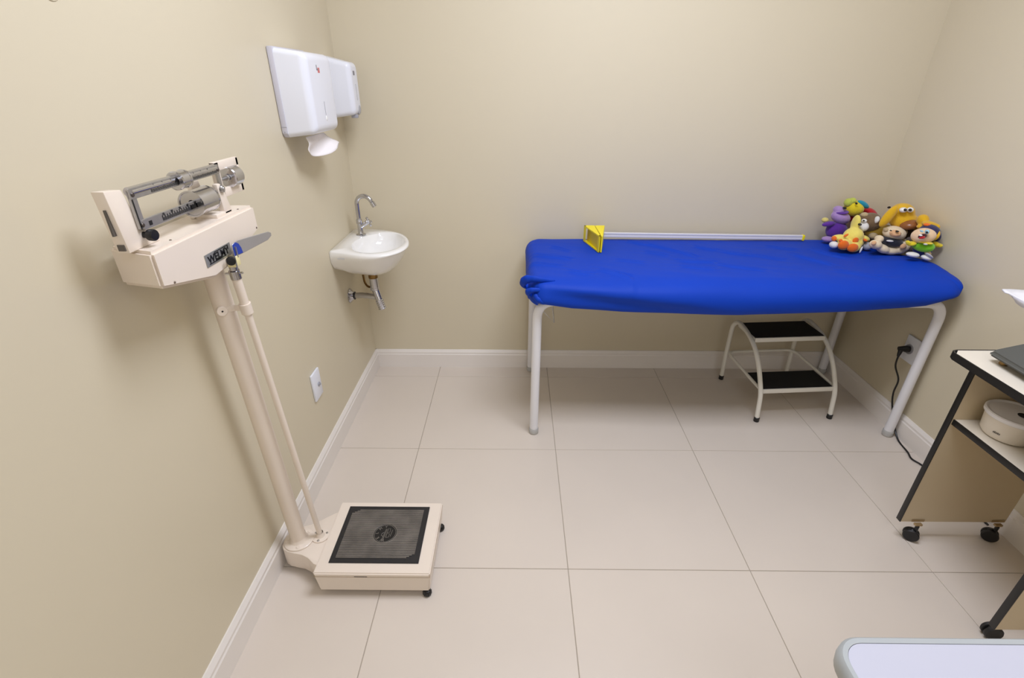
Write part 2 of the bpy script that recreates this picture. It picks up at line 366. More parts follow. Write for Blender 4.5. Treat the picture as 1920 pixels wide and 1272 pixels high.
# beam
bx = .094
b = bm_new(); box(b, bx, bx+.006, .882, 1.176, 1.243, 1.262, bev=.001, seg=1); box(b, bx, bx+.006, .89, 1.172, 1.187, 1.206, bev=.001, seg=1)
box(b, bx-.001, bx+.005, .882, .898, 1.19, 1.26, bev=.001, seg=1); box(b, bx-.001, bx+.005, 1.166, 1.176, 1.19, 1.26, bev=.001, seg=1)
bm_o = part('beam', b, 'steel', sc, label='steel twin graduated beam')
b = bm_new()
cyl(b, (bx-.002, .89, 1.2545), (bx-.002, 1.17, 1.2545), .009, 16); part('beam_tube', b, 'chrome', bm_o)
b = bm_new()
for k in range(60):
    y = .938+k*.0038
    if y > 1.163: break
    h = .008 if k % 5 == 0 else .005; box(b, bx+.006, bx+.0065, y, y+.0014, 1.2455, 1.2455+h)
for k in range(48):
    y = .945+k*.0038
    if y > 1.12: break
    h = .010 if k % 2 == 0 else .006; box(b, bx+.006, bx+.0065, y, y+.0018, 1.191, 1.191+h)
for k in range(8): text_on(b, str(k+1), .006, (bx+.0063, .948+k*.026, 1.2575), (0, 1, 0), (0, 0, 1), .0002)
for k in range(5): text_on(b, str((k+1)*10), .007, (bx+.0063, .95+k*.026, 1.2025), (0, 1, 0), (0, 0, 1), .0002)
box(b, bx+.006, bx+.0066, .906, .914, 1.192, 1.2); box(b, bx+.005, bx+.0056, .883, .886, 1.19, 1.26)
o = part('graduations', b, 'black', bm_o, smooth=False, label='black graduation marks and numerals'); o['kind'] = 'stuff'
for y in (.8885, 1.170):
    for z in (1.251, 1.197):
        b = bm_new(); cyl(b, (bx+.005, y, z), (bx+.008, y, z), .004, 12); part('beam_screw', b, mat('dark screw', (92, 84, 78), .4, metal=.7), bm_o)
b = bm_new(); R0 = .0185; lathe(b, [(.009, 0), (R0-.002, 0), (R0, .002), (R0, .005), (R0-.001, .006), (R0-.001, .026), (R0, .027), (R0, .031), (R0-.002, .033), (.009, .033)], (bx+.002, 1.018, 1.252), (0, 1, 0), 36); part('small_poise', b, 'chrome', sc, label='small chrome ring poise')
b = bm_new(); R1 = .0275; lathe(b, [(.008, .003), (R1-.004, .003), (R1-.003, 0), (R1, 0), (R1, .005), (R1-.001, .006), (R1-.001, .062), (R1, .063), (R1-.001, .067), (R1-.004, .068), (.008, .067)], (bx-.001, 1.052, 1.199), (0, 1, 0), 44); part('large_poise', b, 'chrome', sc, label='large chrome drum poise')
b = bm_new(); box(b, bx+.0065, bx+.008, 1.038, 1.052, 1.192, 1.2); part('poise_pointer', b, 'black', sc, smooth=False)
# fulcrum
b = bm_new(); prism(b, [(1.094, 1.157), (1.165, 1.157), (1.155, 1.19), (1.147, 1.232), (1.118, 1.235), (1.112, 1.19)], 'x', .052, .064, bev=.003)
prism(b, [(1.135, 1.157), (1.168, 1.157), (1.156, 1.205), (1.144, 1.226), (1.13, 1.226)], 'x', .1, .112, bev=.003)
box(b, .052, .112, 1.1, 1.165, 1.156, 1.166, bev=.003); fu = part('fulcrum_stand', b, 'enamel', sc)
b = bm_new(); cyl(b, (.06, 1.142, 1.214), (.12, 1.142, 1.214), .004, 14); cyl(b, (.112, 1.142, 1.214), (.118, 1.142, 1.214), .008, 16); part('pivot', b, 'steel', fu)
# counterweight plate
b = bm_new()
def frame(bm, y0, y1, z0, z1, w, x0, x1):
    box(bm, x0, x1, y0, y1, z1-w, z1, bev=.002); box(bm, x0, x1, y0, y1, z0, z0+w, bev=.002); box(bm, x0, x1, y0, y0+w, z0, z1, bev=.002); box(bm, x0, x1, y1-w*.6, y1, z0, z1, bev=.002)
frame(b, 1.17, 1.278, 1.186, 1.266, .02, .082, .093); cp = part('counterweight_frame', b, 'enamel', sc)
b = bm_new(); lathe(b, [(0, 0), (.022, 0), (.0235, .002), (.0235, .036), (.022, .038), (0, .038)], (.09, 1.218, 1.226), (0, 1, 0), 36); part('counterweight', b, 'chrome', cp)
b = bm_new(); cyl(b, (.09, 1.19, 1.226), (.09, 1.27, 1.226), .004, 12); cyl(b, (.09, 1.211, 1.226), (.09, 1.217, 1.226), .008, 8); part('counterweight_bolt', b, 'steel', cp)
b = bm_new(); tube(b, catmull([(.09, 1.085, 1.222), (.09, 1.098, 1.222), (.09, 1.108, 1.215), (.09, 1.112, 1.205)]), .0014, 8); part('stop_wire', b, 'steel', sc)

# ------------------------------------------------------------------ paper towel dispenser
td = thing('paper_towel_dispenser', 'white plastic paper towel dispenser with tissue hanging below it, nearer one on left wall', 'dispenser', (.001, 1.9, 1.25))
b = bm_new(); prism(b, [(1.768, 1.527), (2.03, 1.527), (2.03, 1.275), (2.018, 1.262), (1.778, 1.262), (1.766, 1.275)], 'x', .001, .02, bev=.003); part('back_plate', b, mat('cool grey plastic', (206, 204, 214), .35, var=.02), td)
def rounded_shell(bm, y0, y1, z0, z1, x0, x1, inset_y, top_in, bot_in, n=24, pw=5, waist=0.0):
    """bulging cover: stack of superellipse outlines growing smaller towards the room"""
    rings = []
    ks = 12
    for s in range(ks+1):
        u = s/ks; x = x0+(x1-x0)*math.sin(u*PI/2)**.9 if s else x0
        f = 1-math.cos(min(u, 1)*PI/2) ; f = f**1.6
        ya, yb = y0+inset_y*f, y1-inset_y*f; za, zb = z0+bot_in*f, z1-top_in*f
        cy, cz, hy, hz = (ya+yb)/2, (za+zb)/2, (yb-ya)/2, (zb-za)/2; ring = []
        for k in range(64):
            a = 2*PI*k/64; c, q = math.cos(a), math.sin(a); e = 2/pw*(1)
            ring.append(bm.verts.new((x, cy+hy*math.copysign(abs(c)**e, c), cz+hz*math.copysign(abs(q)**e, q))))
        rings.append(ring)
    for a, c in zip(rings, rings[1:]):
        for k in range(64): bm.faces.new((a[k], a[(k+1) % 64], c[(k+1) % 64], c[k]))
    bm.faces.new(rings[0]); bm.faces.new(rings[-1][::-1])
b = bm_new()
t = bmesh.new()
# cover: box with slanted side faces, soft edges
def slab(t, x0, x1, y0, y1, z0, z1, ins_l, ins_r, ins_t, ins_b):
    c = [(x0, y0, z0), (x0, y1, z0), (x0, y1, z1), (x0, y0, z1), (x1, y0+ins_l, z0+ins_b), (x1, y1-ins_r, z0+ins_b), (x1, y1-ins_r, z1-ins_t), (x1, y0+ins_l, z1-ins_t)]
    v = [t.verts.new(p) for p in c]
    for f in ((0, 1, 2, 3), (4, 5, 6, 7), (0, 1, 5, 4), (1, 2, 6, 5), (2, 3, 7, 6), (3, 0, 4, 7)): t.faces.new([v[i] for i in f])
    bmesh.ops.recalc_face_normals(t, faces=t.faces)
rloft(b, .019, .114, 1.769, 2.031, 1.262, 1.524, .006, .012, .010, .008, r=.026, rc=.006); t.free(); cov = part('cover', b, 'white', td)
b = bm_new(); box(b, .113, .1146, 1.885, 1.889, 1.325, 1.368, bev=.0005, seg=1); part('level_slot', b, 'offw', cov, smooth=False)
b = bm_new(); ell(b, (.1135, 1.888, 1.315), (.003, .0055, .009)); part('level_window', b, 'ceramic', cov)
b = bm_new(); box(b, .1135, .1144, 1.862, 1.868, 1.462, 1.478); box(b, .1135, .1144, 1.866, 1.877, 1.462, 1.466); part('logo', b, mat('grey print', (140, 138, 145), .5), cov, smooth=False, label='small grey printed mark')
b = bm_new(); prism(b, [(1.872, 1.470), (1.89, 1.470), (1.89, 1.455), (1.872, 1.455)], 'x', .1135, .1143); part('logo', b, 'red', cov, smooth=False, label='small pinkish red printed mark')
b = bm_new(); cyl(b, (.01, 1.765, 1.28), (.012, 1.768, 1.28), .002)
box(b, .0015, .02, 1.7655, 1.7665, 1.294, 1.2955); part('seam', b, 'offw', td, smooth=False)
# hanging tissue
b = bm_new(); nx, nz = 14, 12; G = []
for i in range(nx+1):
    row = []
    for j in range(nz+1):
        u, w = i/nx, j/nz
        y = 1.80+.17*u+.10*w*u*u-.005*w; z = 1.262-w*(.036+.034*math.sin(PI*min(1,u*1.25)*.8+.35)); x = .065+.014*math.sin(u*8+w*2.5)*w+.03*w*w*u+.01*math.sin(w*6+u*3)*w
        row.append(b.verts.new((x, y, z)))
    G.append(row)
for i in range(nx):
    for j in range(nz): b.faces.new((G[i][j], G[i+1][j], G[i+1][j+1], G[i][j+1]))
o = tag(part('paper_towel', b, 'paper', None, ang=180), 'crumpled white paper towel hanging out of the dispenser on the left wall', 'paper towel')
md = o.modifiers.new('thick', 'SOLIDIFY'); md.thickness = .0012
# soap dispenser
sd = thing('soap_dispenser', 'narrow white soap dispenser with grey push button, in the wall corner beyond the towel dispenser', 'dispenser', (.001, 2.29, 1.29))
b = bm_new(); t = bmesh.new(); rloft(b, .001, .114, 2.225, 2.355, 1.292, 1.522, .012, .012, .022, .012, r=.022, rc=.01); t.free(); sb = part('cover', b, 'white', sd)
b = bm_new(); box(b, .113, .1145, 2.287, 2.291, 1.36, 1.42); part('level_slot', b, 'offw', sb, smooth=False)
b = bm_new(); box(b, .113, .1145, 2.27, 2.292, 1.452, 1.468); part('logo', b, mat('grey print', (140, 138, 145), .5), sb, smooth=False)
b = bm_new(); lathe(b, [(0, 0), (.017, 0), (.019, .003), (.018, .009), (.012, .012), (0, .013)], (.104, 2.305, 1.323), (1, 0, -.1), 28); part('push_button', b, mat('satin grey plastic', (178, 178, 182), .3, var=.05), sd, label='grey round push button')
b = bm_new(); box(b, .085, .112, 2.268, 2.285, 1.293, 1.306, bev=.002); part('spout', b, 'offw', sd)

# ------------------------------------------------------------------ blank plate on the left wall
ws = thing('wall_plate', 'white rectangular cover plate with small round button, low on the left wall', 'wall plate', (0, 1.63, .32))
b = bm_new(); box(b, .0005, .009, 1.588, 1.662, .322, .438, bev=.0025); part('plate', b, 'white', ws)
b = bm_new(); cyl(b, (.009, 1.634, .378), (.0135, 1.634, .378), .0085, 20); cyl(b, (.0135, 1.637, .376), (.0155, 1.637, .376), .005, 16); part('button', b, 'offw', ws)

# ------------------------------------------------------------------ sink
sk = thing('wall_sink', 'small white oval ceramic hand basin on left wall by the corner', 'sink', (0, 2.15, .66))
out = [(0, 1.988), (.05, 1.972), (.1, 1.952), (.15, 1.936), (.2, 1.932), (.245, 1.945), (.28, 1.975), (.303, 2.02), (.312, 2.075), (.307, 2.13), (.29, 2.19), (.26, 2.245), (.22, 2.288), (.17, 2.318), (.12, 2.334), (.06, 2.342), (0, 2.342)]
cur = [Vector((p[0], p[1], 0)) for p in out]; cm_ = catmull(cur, 5)
ol = [(max(p.x, .001), p.y) for p in cm_]
back = [(.001, 2.342-(2.342-1.988)*k/15) for k in range(1, 15)]
ol += back; NO = len(ol); ZR = .803
bc = Vector((.175, 2.125)); rings = []
def ringpts(fn):
    return [b.verts.new(fn(Vector(p))) for p in ol]
b = bm_new()
def inner_pt(p):
    d = p-bc; a = math.atan2(d.y/.155, d.x/.115); e = Vector((bc.x+.112*math.cos(a), bc.y+.152*math.sin(a)))
    return e
def clampin(p):
    e = inner_pt(p); q = p+(bc-p).normalized()*.018
    return e if (e-bc).length < (q-bc).length else q
bot = Vector((.135, 2.13))
def L2(a, c, t): return a+(c-a)*t
zt = ZR
spec = []
# outside from bottom up to rim
for k in range(10):
    f = 1-k/9          # 1 bottom .. 0 apron
    s = math.sin((1-f)*PI/2)**.8
    def fn(p, f=f, s=s):
        q = L2(bot, p, .12+.88*s*(.97)) if k < 9 else L2(bot, p, .985)
        if p.x < .01: q.x = max(.001, q.x*(.0 if s > .75 else 1))
        ap = .012+.040*max(0, 1-p.x/.27); return Vector((q.x, q.y, ZR-ap-(.136-ap)*(1-s**2.4)))
    spec.append(fn)
spec.append(lambda p: Vector((p.x, p.y, ZR-.008-.02*max(0, 1-p.x/.27))))
spec.append(lambda p: Vector((p.x, p.y, ZR-.006)))
spec.append(lambda p: (lambda q: Vector((q.x, q.y, ZR)))(L2(p, bc, .025)))
def rim_in(p, t): return L2(p, clampin(p), t)
spec.append(lambda p: (lambda q: Vector((q.x, q.y, ZR+.0005)))(rim_in(p, .8)))
spec.append(lambda p: (lambda q: Vector((q.x, q.y, ZR-.003)))(rim_in(p, 1.0)))
for k in range(1, 9):
    u = k/8
    spec.append(lambda p, u=u: (lambda q: Vector((q.x, q.y, ZR-.003-.088*math.sin(u*PI/2)**.9)))(L2(clampin(p), Vector((.16, 2.13)), 1-math.cos(u*PI/2)*.98 if u < 1 else .93)))
rg = [ringpts(f) for f in spec]
for a, c in zip(rg, rg[1:]):
    for k in range(NO): b.faces.new((a[k], a[(k+1) % NO], c[(k+1) % NO], c[k]))
b.faces.new(rg[0][::-1]); b.faces.new(rg[-1])
part('basin', b, 'ceramic', sk, ang=60)
b = bm_new(); lathe(b, [(0, 0), (.017, 0), (.019, -.002), (.0, -.003)], (.16, 2.13, ZR-.088), n=24); part('drain_ring', b, 'chrome', sk)
b = bm_new(); box(b, .04, .07, 1.9645, 1.9655, .776, .78); part('maker_mark', b, mat('faint grey print', (198, 196, 196), .5), sk, smooth=False)
# faucet
fx, fy = .066, 2.238
fa = thing('sink_faucet', 'chrome swan-neck tap with cross handle standing on the small basin', 'faucet', (fx, fy, ZR))
b = bm_new(); lathe(b, [(0, 0), (.022, 0), (.022, .003), (.013, .006), (.0115, .01), (.0115, .05), (.0135, .052), (.0135, .068), (.011, .073), (0, .075)], (fx, fy, ZR), n=28); part('body', b, 'chrome', fa)
b = bm_new(); path = [(fx, fy, ZR+.07), (fx, fy, ZR+.125)]
for k in range(13):
    a = PI*k/12*.86; path.append((fx+.036*(1-math.cos(a)), fy-.006*(1-math.cos(a)), ZR+.14+.036*math.sin(a)))
tube(b, catmull(path, 3), .0096, 18); e = Vector(path[-1]); d = (Vector(path[-1])-Vector(path[-2])).normalized()
tube(b, [e, e+d*.004, e+d*.006, e+d*.028], [.0085, .0085, .011, .0105], 18); part('spout', b, 'chrome', fa)
b = bm_new(); h0 = Vector((fx, fy, ZR+.035)); hd = Vector((1, -.1, .62)).normalized(); tube(b, [h0, h0+hd*.022, h0+hd*.024, h0+hd*.045], [.009, .009, .0095, .0085], 16); part('valve_stem', b, 'chrome', fa)
b = bm_new(); hc = h0+hd*.052; u = hd.orthogonal().normalized(); v = hd.cross(u)
cyl(b, hc-hd*.007, hc+hd*.006, .009, 20)
for k in range(4):
    q = (u*math.cos(k*PI/2+.4)+v*math.sin(k*PI/2+.4)); tube(b, [hc, hc+q*.012, hc+q*.02, hc+q*.023], [.004, .004, .0058, .003], 10)
part('cross_handle', b, 'chrome', fa)
# plumbing
tp = thing('sink_trap', 'chrome bottle trap and waste pipe under the small basin', 'plumbing', (.13, 2.13, .48))
b = bm_new(); cyl(b, (.128, 2.13, .655), (.128, 2.13, .632), .021, 28, .003); part('locknut', b, 'brass', tp, label='gold toned lock nut')
p0 = Vector((.128, 2.13, .635)); p1 = Vector((.13, 2.128, .585)); p2 = Vector((.16, 2.11, .485))
b = bm_new(); tube(b, [p0, p1], .0195, 26); cyl(b, p1+Vector((0, 0, .004)), p1-Vector((0, 0, .008)), .0205, 26); part('tailpiece', b, 'chrome', tp)
b = bm_new(); dd = (p2-p1).normalized(); LL = (p2-p1).length; pp = [p1+dd*LL*k/22 for k in range(23)]; rr = [.0165 if k < 12 else (.0165+.0025*(k % 2)) for k in range(23)]; rr[-1] = .011
tube(b, pp, rr, 26); part('bottle', b, 'chrome', tp, ang=20, label='chrome ribbed bottle end')
b = bm_new(); q = p1+dd*.045; tube(b, [q, Vector((.06, 2.15, .54)), Vector((.004, 2.152, .536))], .0135, 20); part('waste_pipe', b, 'chrome', tp)
b = bm_new(); lathe(b, [(0, 0), (.034, 0), (.034, .003), (.026, .008), (.016, .02), (.0145, .022), (0, .022)], (.0008, 2.152, .536), (1, 0, 0), 32); part('wall_flange', b, 'chrome', tp)
b = bm_new(); lathe(b, [(.0137, 0), (.019, 0), (.019, .003), (.0137, .003)], (.0225, 2.1515, .537), (1, 0, 0), 24); part('seal_ring', b, 'black', tp)
wv = thing('shutoff_valve', 'small chrome angle valve with bent flexible hose under the basin', 'valve', (.03, 2.25, .6))
b = bm_new(); cyl(b, (.001, 2.25, .63), (.045, 2.245, .63), .009, 18); cyl(b, (.04, 2.245, .622), (.04, 2.245, .642), .011, 18); lathe(b, [(0, 0), (.018, 0), (.01, .006), (0, .006)], (.001, 2.25, .63), (1, 0, 0), 20); part('valve_body', b, 'chrome', wv)
b = bm_new(); tube(b, catmull([(.044, 2.243, .625), (.048, 2.24, .6), (.058, 2.22, .575), (.078, 2.2, .563), (.1, 2.19, .57), (.1, 2.2, .6), (.085, 2.22, .66), (.072, 2.235, .7)], 6), .0052, 12); part('hose', b, 'brass', wv)

# ------------------------------------------------------------------ examination bed
bd = thing('examination_bed', 'white tubular steel examination bed under the blue cover', 'bed', (1.675, 2.1, 0))
RT = .019; zr = .654
for y in (1.822, 2.372):
    for s, (xf, xe) in ((0, (.865, 1.67)), (1, (2.478, 1.67))):
        b = bm_new(); tube(b, smooth_path([(xf, y, .02), (xf+(.002 if s == 0 else .004), y, zr), (xe, y, zr)], .075, 10), RT, 22); part('leg', b, 'tube', bd)
        b = bm_new(); lathe(b, [(0, 0), (.017, 0), (.0205, .003), (.0215, .008), (.0215, .026), (.0195, .03)], (xf, y, 0), n=24); part('foot_cap', b, 'clear', bd, label='clear plastic foot cap')
for x in (.95, 1.67, 2.38):
    b = bm_new(); tube(b, [(x, 1.822, zr), (x, 2.372, zr)], .012, 14); part('crossbar', b, 'tube', bd)
b = bm_new(); box(b, .86, 2.44, 1.835, 2.36, .672, .735, bev=.02, seg=4); part('mattress', b, 'vinyl', bd, label='dark padded mattress')
b = bm_new(); tube(b, [(.888, 1.822, .612), (.936, 1.83, .556), (.924, 1.83, .648)], .0022, 8); tube(b, [(.936, 1.83, .556), (.925, 1.84, .648)], .003, 8); part('wire_bracket', b, 'steel', bd, label='thin wire corner bracket')

# ------------------------------------------------------------------ blue cover
def hump(x, y):
    a = max(0, min(1, (x-2.18)/.27)); c = math.exp(-((y-1.96)/.14)**2); return .03*a*a*(3-2*a)*c
def hem(x):
    K = [(.8, .68), (.86, .664), (.9, .657), (1.0, .641), (1.2, .627), (1.465, .618), (1.65, .618), (1.87, .628), (2.1, .638), (2.3, .652), (2.36, .662), (2.44, .70), (2.5, .735), (2.6, .74)]
    for (a, p), (c, q) in zip(K, K[1:]):
        if a <= x <= c: return p+(q-p)*(x-a)/(c-a)
    return .69
XA, XB_, YA, YBk = .862, 2.462, 1.83, 2.372
cx_, cy_ = (XA+XB_)/2, (YA+YBk)/2; hx, hy = (XB_-XA)/2, (YBk-YA)/2
def outline(d, R=.034, n=720):
    """points + normals of a rounded rectangle offset by d (<=0 inside)"""
    HX, HY = hx+d, hy+d; r = max(R+d, .004); r = max(0, min(r, HX, HY)); P = []
    segs = []
    Lx, Ly = 2*(hx-R), 2*(hy-R); La = PI/2*R*2.2; tot = 2*Lx+2*Ly+4*La
    for k in range(n):
        s = (k/n*tot-(Ly/2+La)) % tot
        order = [('b', Lx), ('br', La), ('r', Ly), ('tr', La), ('t', Lx), ('tl', La), ('l', Ly), ('bl', La)]
        for nm, l in order:
            if s <= l: break
            s -= l
        t = min(1, s/l)
        ix, iy = HX-r, HY-r
        if nm == 'b': p = (-ix+2*ix*t, -HY); nn = (0, -1)
        elif nm == 'r': p = (HX, -iy+2*iy*t); nn = (1, 0)
        elif nm == 't': p = (ix-2*ix*t, HY); nn = (0, 1)
        elif nm == 'l': p = (-HX, iy-2*iy*t); nn = (-1, 0)
        else:
            a0 = {'br': -90, 'tr': 0, 'tl': 90, 'bl': 180}[nm]; a = math.radians(a0+90*t); nn = (math.cos(a), math.sin(a))
            c0 = {'br': (ix, -iy), 'tr': (ix, iy), 'tl': (-ix, iy), 'bl': (-ix, -iy)}[nm]; p = (c0[0]+r*nn[0], c0[1]+r*nn[1])
        P.append((cx_+p[0], cy_+p[1], nn[0], nn[1]))
    return P
CREASES = [(0.856, 2.135, 1.026, 2.048, 0.007), (0.796, 2.045, 0.983, 1.958, 0.006), (0.98, 1.918, 1.104, 1.876, 0.006), (1.124, 1.94, 1.244, 1.836, 0.008), (1.311, 2.334, 1.442, 2.249, 0.006), (1.405, 2.3, 1.584, 2.079, 0.008), (1.349, 2.166, 1.469, 2.122, 0.004), (1.455, 2.055, 1.645, 2.022, 0.007), (1.447, 1.965, 1.606, 1.947, 0.005), (1.692, 2.187, 1.841, 2.112, 0.006), (1.604, 2.252, 1.705, 2.188, 0.006), (1.619, 2.015, 1.801, 1.918, 0.007), (1.8, 2.127, 1.957, 2.062, 0.004), (2.005, 2.161, 2.113, 1.975, 0.007), (2.135, 2.227, 2.226, 2.052, 0.006), (1.196, 2.044, 1.339, 2.018, 0.004), (0.934, 2.241, 1.039, 2.177, 0.004), (2.065, 1.928, 2.271, 1.851, 0.005), (1.928, 2.257, 2.077, 2.21, 0.004)]
def wr(x, y):
    """pull creases and slack waves of the stretched cloth"""
    u = x-y*.3; v = x*.3+y
    h = .0025*noise.noise(Vector((u*2.0, v*9, 1.3)))+.0012*noise.noise(Vector((u*7, v*30, 4.1)))
    for (x0, y0, x1, y1, k) in CREASES:
        dx, dy = x1-x0, y1-y0; L = math.hypot(dx, dy); t = ((x-x0)*dx+(y-y0)*dy)/L/L
        if t < -.15 or t > 1.15: continue
        d = ((x-x0)*-dy+(y-y0)*dx)/L+.006*math.sin(t*5+k*900); w = .0085
        if abs(d) > .05: continue
        fade = math.exp(-((t-.5)/.42)**4)
        h += 1.7*k*fade*(-math.exp(-(d/w)**2)+.75*math.exp(-((d+2*w)/(1.3*w))**2))
    if 1.08 < x < 1.22 and y > 2.11: h = min(h, .0005)
    return h
b = bm_new(); rings = []
DEP = [-hy, -.266, -.258, -.25]+[-.25+.21*k/46 for k in range(1, 47)]+[-.03, -.02, -.01]
for d in DEP:
    R = []
    for (x, y, nx_, ny_) in outline(d):
        e = 1+min(0, d)/.1; e = max(0, e)
        R.append(b.verts.new((x, y, .752-.004*e*e+hump(x, y)+wr(x, y))))
    rings.append(R)
PR = [(0, .006), (.016, .010), (.032, .017), (.047, .028), (.058, .041), (.066, .056), (.071, .072), (.073, .088), (.072, .1), (.068, .11), (.058, .116), (.046, .117)]
for (o_, dz) in PR:
    R = []
    for (x, y, nx_, ny_) in outline(0):
        sx = (.62 if nx_ > 0 else .5); sy = (1.0 if ny_ < 0 else .3)
        f = dz/.117; hz = hem(x) if ny_ < -.2 or nx_ > .2 else .67
        if nx_ > .5: hz = .728
        if nx_ < -.5: hz = .665+.02*math.sin(y*20)
        z = .752-(.752-hz)*f + hump(x, y)*(1-f)
        bl = 0
        if ny_ < -.3:
            # long swooping folds along the front drop
            g = math.tanh((z-(.722-.125*(x-.9)))/.014)*math.exp(-((x-1.2)/.36)**4)
            g2 = math.tanh((z-(.675+.01*(x-2.0)))/.016)*math.exp(-((x-2.05)/.38)**4)
            bl = .015*g*min(1, f*4)+.007*g2*min(1, f*4)+.005*noise.noise(Vector((x*4, z*10, 2)))+.004*math.sin(x*7+z*30)*f
        else: bl = .004*noise.noise(Vector((x*9, y*9+3, z*20)))
        px_, py_ = x+nx_*o_*sx+nx_*bl*.6, y+ny_*o_*sy+ny_*bl*(1 if ny_ < 0 else .2)
        px_ = min(px_, 2.512)
        R.append(b.verts.new((px_, min(py_, 2.4), z+wr(x, y)*(1-f))))
    rings.append(R)
n_ = len(rings[0])
for a, c in zip(rings, rings[1:]):
    for k in range(n_): b.faces.new((a[k], a[(k+1) % n_], c[(k+1) % n_], c[k]))
bmesh.ops.remove_doubles(b, verts=rings[0], dist=1e-4)
sheet = part('bed_cover', b, 'sheet', None, ang=180)
tag(sheet, 'royal blue stretch fabric cover pulled over the examination bed', 'bed cover')
md = sheet.modifiers.new('thick', 'SOLIDIFY'); md.thickness = .0015; md.offset = 1
def roll(pts, r0, r1, r2, flat):
    b = bm_new(); P = catmull(pts, 7); n = len(P)-1
    rs = [(r0+(r1-r0)*(k/n*2) if k < n/2 else r1+(r2-r1)*(k/n*2-1))*(1+.06*math.sin(k*1.1)) for k in range(n+1)]
    tube(b, P, rs, 18, flat=flat); return part('gathered_hem', b, 'sheet', sheet, label='bunched corner of the blue cover', ang=180)
roll([(.93, 1.81, .742), (.88, 1.80, .752), (.845, 1.805, .754), (.818, 1.82, .745), (.806, 1.84, .722), (.815, 1.86, .703), (.85, 1.87, .70)], .006, .017, .012, .62)
roll([(.90, 1.79, .705), (.865, 1.782, .717), (.838, 1.785, .714), (.825, 1.8, .70), (.835, 1.815, .684), (.86, 1.82, .68)], .005, .013, .01, .7)
roll([(.86, 1.81, .70), (.858, 1.79, .688), (.872, 1.778, .675), (.9, 1.778, .667), (.96, 1.785, .665)], .016, .015, .006, .8)

# ------------------------------------------------------------------ infant length rule lying on the bed
ir = thing('infant_length_rule', 'yellow folded wedge headpiece with long pale measuring rail on the blue bed', 'measuring rule', (1.15, 2.3, .755))
# rail sloping gently
b = bm_new(); t = bmesh.new(); 
for (y0, y1, z0, z1) in ((2.34, 2.352, 0, .010), (2.342, 2.35, .010, .0135), (2.34, 2.352, .0135, .0215)): box(t, 1.19, 2.155, y0, y1, z0, z1, bev=.001, seg=1)
for v in t.verts: v.co.z += .7685-(v.co.x-1.19)*.0095
merge(b, t); part('rail', b, 'strip', ir, smooth=False, label='long pale grooved plastic rail')
b = bm_new(); box(b, 2.15, 2.16, 2.336, 2.356, .756, .782, bev=.002); part('end_cap', b, 'yellowp', ir, label='small yellow end cap')
zt, z0 = .829, .7545
b = bm_new(); A = (1.1, 2.325); B = (1.148, 2.325); E_ = (1.146, 2.142); F_ = (1.152, 2.142)
# left wedge as an open-sided tray: top plate, bottom plate, back and a recessed web
prism(b, [A, B, (1.150, 2.142), (1.146, 2.140)], 'z', zt-.006, zt); prism(b, [A, B, (1.150, 2.142), (1.146, 2.140)], 'z', z0, z0+.005)
prism(b, [A, (1.106, 2.325), (1.107, 2.30), (1.1045, 2.305)], 'z', z0, zt); prism(b, [(1.1415, 2.155), (1.149, 2.155), (1.150, 2.142), (1.146, 2.140)], 'z', z0, zt)
part('headpiece', b, 'yellowp', ir, smooth=False, label='yellow hollow wedge')
b = bm_new(); prism(b, [(1.118, 2.325), (1.13, 2.325), (1.1495, 2.15), (1.1475, 2.15)], 'z', z0+.003, zt-.003); part('web', b, 'yellow_shade', ir, smooth=False)
b = bm_new(); prism(b, [(1.151, 2.325), (1.197, 2.325), (1.160, 2.140), (1.154, 2.140)], 'z', z0, zt, bev=.0012, seg=1); part('headpiece', b, 'yellowp', ir, smooth=False, label='yellow solid wedge')

# ------------------------------------------------------------------ step stool
st = thing('step_stool', 'white tubular two-step stool with black grip treads under the bed', 'step stool', (2.09, 2.125, 0))
RZ = Matrix.Translation((2.09, 2.125, 0)) @ Matrix.Rotation(math.radians(4.5), 4, 'Z')
HW = .181
def loc_part(name, b, m, par, **k):
    bmesh.ops.transform(b, matrix=RZ, verts=b.verts); return part(name, b, m, par, **k)
for s in (-1, 1):
    x = s*HW; b = bm_new()
    pth = [(x, .185, .015), (x, .192, .2), (x, .188, .33), (x, .14, .366), (x, .04, .352), (x, -.045, .315), (x, -.115, .24), (x, -.16, .165), (x, -.175, .13), (x, -.192, .015)]
    tube(b, smooth_path(pth, .05, 5), .0105, 16); loc_part('side_frame', b, 'stool', st)
    for y in (.185, -.192):
        b = bm_new(); cyl(b, (x, y, 0), (x, y+(0), .024), .0125, 20, .002); loc_part('foot_cap', b, 'black', st, label='black rubber foot')
b = bm_new(); tube(b, smooth_path([(-HW, -.165, .158), (-HW, .185, .168), (HW, .185, .168), (HW, -.165, .158)], .05, 6), .0072, 12); loc_part('lower_rail', b, 'stool', st)
for (y0, y1, z) in ((-.015, .155, .352), (-.165, -.012, .160)):
    b = bm_new(); box(b, -HW+.008, HW-.008, y0, y1, z-.02, z-.003, bev=.002); box(b, -HW+.008, HW-.008, y0-.002, y0+.006, z-.022, z, bev=.0015)
    tr = loc_part('tread', b, 'stool', st)
    b = bm_new(); box(b, -HW+.012, HW-.012, y0+.004, y1-.002, z-.004, z+.0015, bev=.0008, seg=1); loc_part('grip_mat', b, 'grit', tr, smooth=False, label='black gritty grip mat')

